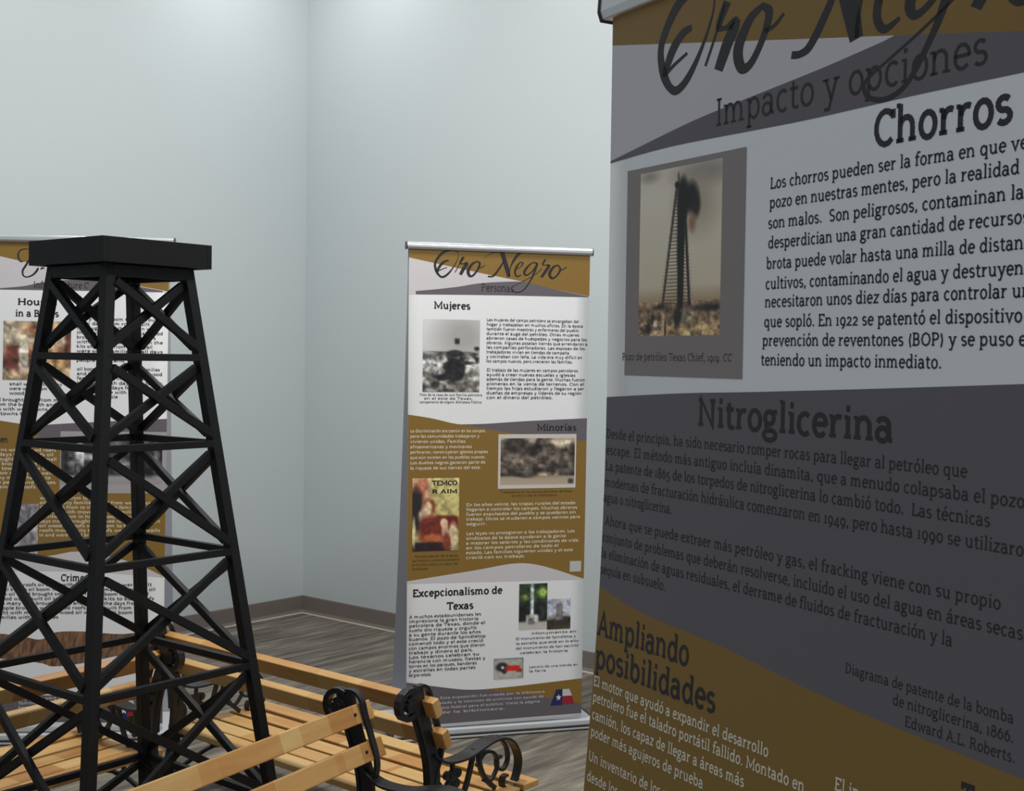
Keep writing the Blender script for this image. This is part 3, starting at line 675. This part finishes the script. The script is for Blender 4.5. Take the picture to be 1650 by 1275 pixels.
# ---- the middle banner
W_MID = .7645
BM = Banner((-.4175, 5.080), 16.4, lean_far, W_MID, 0.0, 1.966, .05); BM.taper = .966; BM.rear = lambda z: .25 * (1 - min(z, 1.96) / 1.97) ** 1.4
rt, M_ = stand(BM, 'exhibit_banner', 'upright exhibit banner in the middle with script title Oro Negro and a section headed Mujeres', .055, .03, (-.010, .010), .028)
u0, u1 = 0.0, W_MID
band(BM, M_, 'gold_band', [(u0, 1.966), (u1, 1.966)], ext([(0.0050,1.9300), (0.1114,1.9097), (0.2997,1.8765), (0.4724,1.8478), (0.6224,1.8183), (0.7683,1.7949)], u0, u1), GOLD)
gb = ext([(0.0050,1.9300), (0.1114,1.9097), (0.2997,1.8765), (0.4724,1.8478), (0.6224,1.8183), (0.7683,1.7949)], u0, u1)
bt = ext([(0.0059,1.7830), (0.3635,1.7891), (0.7684,1.7913)], u0, u1)
band(BM, M_, 'pale_band', gb, bt, LIGHT)
wd = [(0.0285,1.7974), (0.1046,1.8058), (0.2071,1.8199), (0.3001,1.8369), (0.4594,1.8479), (0.5215,1.8391), (0.6292,1.8167), (0.7601,1.7952)]
band(BM, M_, 'grey_band', wd, bt, GREY)
t1 = ext([(0.0027,1.3047), (0.0987,1.2899), (0.2128,1.2656), (0.3281,1.2679), (0.5026,1.2786), (0.7568,1.2897)], u0, u1)
g1 = [(0.2259,1.2656), (0.3860,1.2376), (0.5587,1.2167), (0.7588,1.1965)]; g1.append((u1, g1[-1][1]))
t2 = ext([(0.0070,0.6403), (0.2772,0.6734), (0.5120,0.6968), (0.7554,0.6266)], u0, u1)
t3 = ext([(-0.0019,0.6308), (0.3792,0.6258), (0.7558,0.6214)], u0, u1)
t4 = ext([(0.0001,0.2372), (0.1552,0.2084), (0.2803,0.1916), (0.4716,0.1951), (0.7572,0.2105)], u0, u1)
t5 = [(0.3179,0.1899), (0.5358,0.1557), (0.7594,0.1063)]; t5.append((u1, t5[-1][1]))
t6 = ext([(0.0012,0.0613), (0.1566,0.0615), (0.7603,0.0666)], u0, u1)
band(BM, M_, 'gold_band', t1, t2, GOLD)
band(BM, M_, 'grey_band', [q for q in t1 if q[0] > g1[0][0] - .01] and [g1[0]] + [q for q in t1 if q[0] > g1[0][0]], g1, GREY)
band(BM, M_, 'pale_band', t2, t3, LIGHT)
band(BM, M_, 'grey_band', t4, t6, GREY)
band(BM, M_, 'gold_band', [t5[0]] + [q for q in t4 if q[0] > t5[0][0]], t5, GOLD)
logo(BM, M_, lambda x, y: (.1012 + (x - 65) * .000362, 1.896 - (y - 287) * .000317 + (x - 165) * .0000118), k=1.05)
def T1(B, par, name, s_, a, b, size, wt=.11, lod=1, col=INK, up=None):
    t = Text(); t.fit(s_, a, b, up, size, wt, lod); return t.build(B, par, name, col)
T1(BM, M_, 'heading_text', 'Personas', (0.2980,1.8024), (0.4370,1.8063), .045, .08)
T1(BM, M_, 'heading_text', 'Mujeres', (0.1027,1.7288), (0.2546,1.7299), .040, .14)
T1(BM, M_, 'heading_text', 'Minorías', (0.5448,1.2383), (0.7192,1.2404), .038, .12)
T1(BM, M_, 'heading_text', 'Excepcionalismo de', (0.0229,0.5778), (0.4054,0.5769), .041, .14)
T1(BM, M_, 'heading_text', 'Texas', (0.1680,0.5210), (0.2817,0.5201), .041, .14)
def col_(B, par, name, lines, start, ends, dz, col, size=.0175, wt=.11):
    rows = []
    return para(B, par, name, col, start[0], start[1], dz, list(zip(lines, ends)), size, wt)
U = lambda q: q[0]
MU = lambda x: (0.0070,1.2264)[0] + ((0.7499,1.2236)[0] - (0.0070,1.2264)[0]) * (x - 660) / 280
DZ = ((0.3229,1.6851)[1] - (0.3252,1.4992)[1]) / 10
col_(BM, M_, 'body_text', ['Las mujeres del campo petrolero se encargaban del', 'hogar y trabajaban en muchos oficios. En la época', 'también fueron maestras y enfermeras del pueblo', 'durante el auge del petróleo. Otras mujeres', 'abrieron casas de huéspedes y negocios para los', 'obreros. Algunas poseían tierras que arrendaron a', 'las compañías perforadoras. Las esposas de los', 'trabajadores vivían en tiendas de campaña', 'y cocinaban con leña. La vida era muy difícil en', 'los campos nuevos, pero crecieron las familias.'],
     (0.3229,1.6838), [MU(x) for x in (929,936,929,930,943,944,940,914,936,920)], DZ, INK)
col_(BM, M_, 'body_text', ['El trabajo de las mujeres en campos petroleros', 'ayudó a crear nuevas escuelas y iglesias', 'además de tiendas para la gente. Muchas fueron', 'pioneras en la venta de terrenos. Con el', 'tiempo las hijas estudiaron y llegaron a ser', 'dueñas de empresas y líderes de su región', 'con el dinero del petróleo.'],
     (0.3255,1.4803), [MU(x) for x in (929,925,941,940,940,936,888)], DZ, INK)
para(BM, M_, 'caption_text', INK, U((0.0467,1.3797)), (0.0467,1.3797)[1], .0145, [('Foto de la casa de una familia petrolera', U((0.3083,1.3810))), ('   en el este de Texas,', U((0.2692,1.3632))), ('campamento de Kilgore. Biblioteca Pública', U((0.3061,1.3458)))], .0135, .10)
col_(BM, M_, 'body_text', ['La discriminación era común en los campos,', 'pero las comunidades trabajaron y', 'vivieron unidas. Familias', 'afroamericanas y mexicanas', 'perforaron, construyeron iglesias propias', 'que aún existen en los pueblos nuevos.', 'Los dueños negros ganaron parte de', 'la riqueza de sus tierras del este.'],
     (0.0095,1.2338), [MU(x) for x in (780,770,748,758,784,780,780,773)], ((0.0095,1.2338)[1] - (0.0105,1.0855)[1]) / 7, CREAM)
DZ2 = ((0.2452,0.9350)[1] - (0.2461,0.8573)[1]) / 4
col_(BM, M_, 'body_text', ['En los años veinte, las tropas rurales del estado', 'llegaron a controlar los campos. Muchos obreros', 'fueron expulsados del pueblo y se quedaron sin', 'trabajo. Otros se mudaron a campos vecinos para', 'seguir.'],
     (0.2452,0.9350), [MU(x) for x in (928.7,932,930,937.5,784)], DZ2, CREAM)
col_(BM, M_, 'body_text', ['Las leyes no protegieron a los trabajadores. Los', 'sindicatos de la época ayudaron a la gente', 'a mejorar los salarios y las condiciones de vida', 'en los campos petroleros de todo el', 'estado. Las familias siguieron unidas y el este', 'creció con su trabajo.'],
     (0.2465,0.8185), [MU(x) for x in (928.7,914,935,902,926,847)], DZ2, CREAM)
BRN = (.075, .040, .012)
para(BM, M_, 'caption_text', BRN, U((0.3903,0.9852)), (0.3903,0.9852)[1], .0150, [('Trabajadores en los campos petroleros de Texas', U((0.7052,0.9800))), ('          archivo de la biblioteca', U((0.6367,0.9632)))], .0130, .10)
para(BM, M_, 'caption_text', BRN, U((0.0205,0.7339)), (0.0205,0.7339)[1], .0165, [('   Revista popular de la época', U((0.2132,0.7281))), ('que muestra a una familia campesina', U((0.2187,0.7104))), ('en los años veinte y su nueva vida', U((0.2136,0.6930))), ('cerca del pozo.', U((0.0882,0.6797)))], .0132, .10)
DZ3 = ((0.0119,0.4916)[1] - (0.0134,0.2587)[1]) / 13
col_(BM, M_, 'body_text', ['A muchos estadounidenses les', 'impresiona la gran historia', 'petrolera de Texas, donde el', 'suelo dio riqueza y orgullo', 'a su gente durante los años', 'buenos. El pozo de Spindletop', 'comenzó todo y el este creció', 'con campos enormes que dieron', 'trabajo y dinero al país.', 'Los texanos celebran su', 'herencia con museos, fiestas y', 'torres en los parques, banderas', 'y estrellas en todas partes', 'del gran estado.'],
     (0.0088,0.4918), [MU(x) for x in (776,772,783,769,776,784,780,783,764,774,784,770,768,697)], DZ3, INK)
para(BM, M_, 'caption_text', INK, U((0.4662,0.4034)), (0.4662,0.4034)[1], .0195, [('         Monumento en', U((0.7365,0.3958))), ('El monumento de Spindletop y', U((0.7342,0.3728))), ('la estrella que está en lo alto', U((0.7457,0.3568))), ('del monumento de San Jacinto', U((0.7461,0.3387))), ('   celebran la historia', U((0.6988,0.3257)))], .0140, .10)
para(BM, M_, 'caption_text', INK, U((0.5257,0.2657)), (0.5257,0.2657)[1], .0170, [('Letrero de una tienda en', U((0.7449,0.2642))), ('la feria', U((0.6030,0.2539)))], .0130, .09)
para(BM, M_, 'caption_text', LIGHT, U((0.0926,0.1498)), (0.0926,0.1498)[1] + .012, .0195, [('        Esta exposición fue creada por la biblioteca', U((0.5993,0.1519))), ('del estado y la comisión de archivos con ayuda de', U((0.5942,0.1318))), ('una beca federal para el público. Visite la página', U((0.5779,0.1124))), ('     de la biblioteca.', U((0.4272,0.1040)))], .0140, .10)
# pictures on the middle banner
picture(BM, M_, 'printed_photo', (0.0585,1.6869), (0.2950,1.3960), 44, 58, [(0, (205, 207, 210)), (.42, (196, 196, 194)), (.5, (150, 148, 146)), (.62, (172, 170, 166)), (1, (120, 118, 112))],
  [(.70, .22, .42, .30, (160, 158, 156), 1.2), (.60, .30, .045, .04, (40, 38, 38), .5, 5), (.50, .47, .40, .03, (90, 88, 86), .6, 4), (.56, .47, .14, .05, (40, 38, 40), .5), (.55, .70, .17, .18, (28, 26, 30), .4), (.44, .64, .12, .05, (34, 32, 36), .5), (.68, .66, .07, .14, (30, 28, 32), .4),
   (.34, .80, .16, .045, (30, 28, 32), .5), (.22, .90, .08, .06, (44, 42, 44), .6), (.80, .60, .12, .025, (54, 52, 52), .6), (.96, .56, .04, .05, (50, 48, 48), .6), (.95, .40, .05, .03, (44, 42, 44), .6), (.05, .52, .06, .05, (84, 82, 82), .7), (.18, .54, .07, .06, (80, 78, 78), .7), (.16, .62, .16, .09, (196, 196, 192), .9), (.70, .92, .2, .06, (84, 82, 78), .8)], (.55, 13, .45, 1), 4)
band(BM, M_, 'photo_border', [(0.3763,1.2250), ((0.7188,1.2237)[0], (0.3763,1.2250)[1])], [(0.3794,1.0030), ((0.7233,0.9977)[0], (0.3794,1.0030)[1])], (.66, .62, .57), 4)
picture(BM, M_, 'printed_photo', (0.3898,1.2085), ((0.7127,1.0158)[0], (0.3925,1.0180)[1]), 50, 34, [(0, (176, 162, 145)), (.1, (168, 154, 136)), (.24, (96, 86, 76)), (.8, (84, 76, 68)), (.84, (160, 146, 126)), (1, (172, 156, 136))],
  [(.20, .14, .17, .2, (58, 52, 48), .6), (.42, .26, .09, .14, (54, 50, 46), .6), (.52, .12, .05, .22, (62, 54, 50), .6), (.62, .10, .08, .12, (86, 78, 68), .9), (.80, .08, .10, .08, (172, 160, 138), .8), (.97, .3, .05, .22, (56, 48, 42), .6), (.24, .48, .06, .05, (140, 124, 110), .8), (.5, .72, .12, .1, (60, 54, 50), .7), (.36, .80, .16, .05, (56, 50, 46), .7), (.75, .62, .14, .08, (74, 66, 60), .8), (.62, .80, .2, .06, (150, 132, 112), .9), (.95, .93, .035, .05, (56, 52, 50), .5, 5)], (.5, 17, .05, .82), 6)
picture(BM, M_, 'printed_poster', (0.0202,1.0507), ((0.2151,1.0481)[0], (0.0222,0.7586)[1]), 40, 60, [(0, (196, 186, 122)), (.5, (188, 176, 112)), (1, (150, 128, 90))],
  [(.17, .12, .20, .24, (204, 170, 134), .5, 5), (.12, .22, .14, .16, (156, 92, 66), .6), (.24, .10, .10, .10, (180, 112, 84), .7), (.08, .45, .13, .30, (38, 34, 38), .4, 3), (.35, .40, .14, .12, (128, 62, 40), .5), (.33, .42, .09, .10, (216, 184, 148), .5), (.24, .52, .10, .10, (210, 186, 150), .6),
   (.74, .62, .26, .10, (106, 34, 24), .3, 6), (.42, .70, .27, .18, (110, 42, 30), .4, 4), (.68, .62, .08, .06, (222, 198, 168), .5), (.70, .72, .07, .12, (196, 160, 130), .5), (.44, .82, .22, .06, (168, 92, 56), .6), (.88, .80, .10, .18, (206, 186, 146), .5), (.35, .95, .45, .07, (42, 26, 30), .3, 5), (.74, .88, .09, .12, (128, 60, 40), .5), (.03, .75, .04, .2, (190, 180, 140), .6)], (.18, 14, 0, 1), 8)
q0, q1 = (0.1009,1.0223), (0.2075,1.0207)
T1(BM, M_, 'poster_text', 'TEMCO', q0, q1, .026, .17); q0, q1 = (0.1012,0.9900), (0.2079,0.9882); T1(BM, M_, 'poster_text', 'R AIM', q0, q1, .022, .17)
picture(BM, M_, 'printed_photo', (0.4784,0.6121), ((0.6021,0.6077)[0], (0.4813,0.4263)[1]), 24, 40, [(0, (44, 60, 44)), (.3, (52, 70, 44)), (.5, (30, 34, 34)), (.82, (26, 28, 32)), (.86, (180, 176, 168)), (1, (188, 184, 176))],
  [(.85, .20, .17, .10, (132, 160, 70), .9), (.2, .30, .16, .08, (100, 124, 60), 1), (.46, .45, .045, .42, (200, 216, 220), .4, 6), (.47, .82, .22, .14, (182, 178, 170), .3, 6), (.45, .83, .12, .07, (112, 110, 122), .4, 6), (.82, .6, .1, .2, (50, 48, 50), .8)], (.4, 9, 0, .84), 9)
picture(BM, M_, 'printed_photo', (0.6032,0.5451), ((0.7073,0.5410)[0], (0.6055,0.4206)[1]), 22, 26, [(0, (168, 174, 188)), (.55, (186, 190, 200)), (.66, (96, 92, 84)), (.72, (48, 44, 38)), (1, (70, 62, 46))],
  [(.52, .42, .15, .28, (122, 116, 116), .35, 5), (.2, .12, .2, .06, (150, 156, 172), 1), (.8, .70, .18, .12, (62, 58, 50), .8), (.95, .7, .06, .1, (40, 36, 34), .5)], (.22, 9, 0, 1), 11)
picture(BM, M_, 'printed_photo', (0.3714,0.3119), ((0.5018,0.3051)[0], (0.3725,0.2286)[1]), 28, 20, [(0, (120, 122, 126)), (.12, (170, 168, 160)), (1, (178, 176, 162))],
  [(.27, .42, .20, .22, (36, 38, 52), .5), (.36, .58, .10, .18, (38, 40, 58), .5), (.30, .45, .05, .06, (208, 208, 208), .5), (.63, .50, .24, .14, (188, 40, 26), .3, 5), (.85, .62, .10, .09, (176, 44, 32), .4, 4), (.98, .5, .02, .5, (130, 132, 134), .4, 6)], (.10, 9, 0, 1), 12)
q = (0.6997,0.6991); q2 = (0.7507,0.6550)
band(BM, M_, 'blank_patch', [q, (q2[0], q[1])], [(q[0], q2[1]), q2], (.55, .55, .54), 2)
emblem(BM, M_, (0.6239,0.1709), (0.7313,0.1068))

# ---- the left banner
BK = Banner((-2.157, 5.005), 5.4, lean_left, .790, 0.0, 1.966, .05); BK.rear = lambda z: .17 * (1 - min(z, 1.96) / 1.97) ** 1.3
rt, K_ = stand(BK, 'exhibit_banner', 'exhibit banner at the left edge, behind the black derrick, headed Houses', .03, .03, (-.012, .020), .028)
u0, u1 = 0.0, .790
gb = ext([(0.1389,1.9087), (0.2053,1.8931), (0.4963,1.8316), (0.7902,1.7807)], u0, u1); gb[0] = (u0, gb[0][1] + .03)
bt = ext([(0.1411,1.7758), (0.4971,1.7776), (0.7903,1.7770)], u0, u1)
band(BK, K_, 'gold_band', [(u0, 1.966), (u1, 1.966)], gb, GOLD); band(BK, K_, 'pale_band', gb, bt, LIGHT)
band(BK, K_, 'grey_band', [(0.1410,1.7819), (0.2353,1.7923), (0.3061,1.8083), (0.4725,1.8238), (0.6164,1.8069), (0.7660,1.7827)], bt, GREY)
s1 = ext([(0.1497,1.2662), (0.2206,1.2520), (0.2916,1.2444), (0.3862,1.2525), (0.6245,1.2669), (0.7974,1.2759)], u0, u1); s1[0] = (u0, s1[0][1] + .02)
s2 = [(0.2963,1.2432), (0.3018,1.1958), (0.5299,1.2000), (0.7840,1.2069)]; s2.append((u1, s2[-1][1]))
e1 = ext([(0.1589,0.7175), (0.3235,0.7318), (0.4630,0.7511), (0.6592,0.7095), (0.7847,0.6531)], u0, u1)
e2 = ext([(0.1596,0.6739), (0.4642,0.6733), (0.7848,0.6482)], u0, u1)
m1 = ext([(0.1634,0.4493), (0.2248,0.4248), (0.3170,0.4073), (0.3756,0.4359), (0.4893,0.4376), (0.6371,0.4269), (0.7804,0.4504)], u0, u1)
m2 = ext([(0.1650,0.3505), (0.2972,0.3204), (0.3682,0.3028), (0.4912,0.3163), (0.6384,0.3442), (0.7726,0.3285)], u0, u1)
f1 = ext([(0.1673,0.2131), (0.3559,0.1893), (0.7740,0.2310)], u0, u1); f2 = ext([(0.1694,0.0927), (0.4521,0.0842), (0.7763,0.0751)], u0, u1)
band(BK, K_, 'gold_band', s1, e1, GOLD)
band(BK, K_, 'grey_band', [q for q in s1 if q[0] > s2[0][0] - .012], [(s2[0][0], s2[0][1])] + s2[1:], GREY)
band(BK, K_, 'pale_band', e1, e2, LIGHT)
BROWN = (.20, .105, .055)
wv = band(BK, K_, 'brown_band', m1, m2, BROWN, 110)
rnd = random.Random(3)
for i, dcol in enumerate(wv.data.color_attributes['Col'].data):
    k = .35 + 1.3 * rnd.random(); dcol.color = (BROWN[0] * k, BROWN[1] * k, BROWN[2] * k, 1)
band(BK, K_, 'grey_band', f1, f2, GREY)
T1(BK, K_, 'heading_text', 'Infrastructure C', (0.2674,1.7843), (0.4802,1.7884), .036, .09)
T1(BK, K_, 'heading_text', 'Houses', (0.2082,1.7166), (0.3598,1.7193), .037, .13)
T1(BK, K_, 'heading_text', 'in a Boxes', (0.2009,1.6713), (0.3677,1.6741), .037, .13)
T1(BK, K_, 'heading_text', 'Crime', (0.3913,0.6359), (0.4815,0.6356), .038, .13)
T1(BK, K_, 'heading_text', 'Children', (0.0760,1.1771), (0.1817,1.1779), .034, .12)
# brush title: the two strokes of the B that clear the derrick's cap, then the rest of the title
vs = []; fs = []
for st in ([(262,118,6),(214,120,10),(178,140,12),(166,180,14),(184,232,12),(214,236,8)], [(275,205,14),(255,240,18),(232,280,20),(210,320,18),(214,362,14),(244,380,12),(300,360,16),(340,314,20),(345,290,12)], [(372,306,14),(388,290,14),(404,300,10)], [(280,130,10),(330,112,12),(372,120,14),(380,150,14),(340,190,14),(286,206,12)]):
    p = smooth_pts(st, 5); stroke2d([(x, -y) for x, y, _ in p], [w_ for _, _, w_ in p], vs, fs)
kq, kr = (0.1375,1.9881), (0.2775,1.8200)
o = BK.off(); sx = (kr[0] - kq[0]) / (58 * 5.69); sz = (kq[1] - kr[1]) / (70 * 5.69)
link_mesh('script_title', [BK.pt(kq[0] + x * sx, kq[1] + y * sz, o) for x, y in vs], fs, PRINT, K_, False, [INK] * len(vs))
T1(BK, K_, 'script_title', 'lack Gold', (0.3148,1.8599), (0.6516,1.8667), .060, .06)
DK = ((0.4511,1.6689)[1] - (0.4539,1.4878)[1]) / 10
def rows(n, words, seed):
    r = random.Random(seed); out = []
    for i in range(n): out.append(' '.join(words[(i * 5 + j * 3 + r.randrange(4)) % len(words)] for j in range(6)))
    return out
EW = 'the oil boom brought many people to small towns and houses were built in days from kits with wood walls roofs families moved'.split()
def blk(name, a, ends, col, seed, n=6):
    rr = random.Random(seed); t = Text()
    for i, e in enumerate(ends):
        if e is None: continue
        y = a[1] - i * DK; W_ = e - a[0]; s_ = ''
        while width_of(s_) * .0235 < W_ - .03: s_ += (' ' if s_ else '') + EW[rr.randrange(len(EW))]
        t.line(s_, a[0], y, W_ / width_of(s_), .0178, .11, 0)
    t.build(BK, K_, name, col)
X = lambda x: (0.1465,1.4521)[0] + ((0.7707,1.4600)[0] - (0.1465,1.4521)[0]) * x / 262
blk('body_text', (0.4369,1.6613), [X(x) for x in (262,240,255,262,250,262,245,262,258,200)], INK, 1)
blk('body_text', (0.4400,1.4632), [X(x) for x in (258,262,240,262,255,262,190)], INK, 2)
blk('caption_text', (0.1827,1.4015), [X(100), X(98), X(40)], INK, 3)
blk('caption_text', (0.0544,1.3393), [X(110), X(104), X(108), X(60)], INK, 4)
blk('body_text', (0.0578,1.1430), [X(x) for x in (92,88,93,86,92,90,84,92,60)], CREAM, 5)
blk('body_text', (0.3057,0.9551), [X(x) for x in (160,255,262,250,258,262,245,262,170)], CREAM, 6)
blk('body_text', (0.0575,0.6163), [X(x) for x in (160,158,162,150,160,155,162,100)], INK, 7)
blk('body_text', (0.5579,0.6147), [X(x) for x in (250,256,245,254,250,256,220)], INK, 8)
blk('caption_text', (0.2384,0.1738), [X(x) for x in (175,180,165,120)], LIGHT, 9)
picture(BK, K_, 'printed_photo', (0.1573,1.6543), ((0.4155,1.6585)[0], (0.1611,1.4231)[1]), 44, 40, [(0, (176, 148, 116)), (.35, (196, 176, 148)), (.5, (120, 76, 58)), (.75, (104, 62, 48)), (.82, (178, 160, 136)), (1, (172, 146, 110))],
  [(.12, .3, .12, .32, (186, 172, 150), .5, 4), (.20, .62, .18, .22, (96, 52, 42), .4, 4), (.30, .55, .07, .28, (206, 196, 176), .4, 5), (.55, .15, .20, .12, (136, 92, 66), .8), (.60, .42, .16, .12, (206, 186, 150), .7), (.78, .70, .2, .18, (188, 152, 106), .7), (.97, .3, .06, .35, (92, 56, 46), .5, 5)], (.4, 13, 0, 1), 14)
band(BK, K_, 'photo_border', [(0.3772,1.2232), ((0.7909,1.2267)[0], (0.3772,1.2232)[1])], [(0.3811,0.9797), ((0.7944,0.9812)[0], (0.3811,0.9797)[1])], (.40, .38, .40), 4)
picture(BK, K_, 'printed_photo', (0.3847,1.1989), ((0.7744,1.2020)[0], (0.3876,1.0162)[1]), 56, 28, [(0, (54, 50, 52)), (.5, (44, 42, 46)), (.8, (60, 56, 58)), (.84, (150, 148, 148)), (1, (140, 138, 138))],
  [(.18, .4, .04, .3, (150, 148, 150), .4, 4), (.10, .5, .03, .3, (110, 108, 112), .4, 4), (.33, .42, .12, .08, (150, 146, 150), .8), (.62, .62, .08, .14, (160, 156, 158), .7), (.55, .2, .14, .12, (104, 100, 104), .9), (.86, .5, .10, .35, (118, 116, 118), .5, 4), (.86, .55, .06, .28, (34, 32, 36), .4, 4)], (.6, 18, 0, .82), 15)
picture(BK, K_, 'printed_photo', (0.2069,0.9378), ((0.3013,0.9381)[0], (0.2102,0.7416)[1]), 18, 26, [(0, (150, 146, 152)), (1, (164, 160, 164))], [(.5, .3, .3, .2, (112, 108, 116), 1), (.6, .7, .3, .2, (128, 124, 132), 1)], (.3, 8, 0, 1), 16)
emblem(BK, K_, (0.6124,0.1671), (0.6947,0.0908))
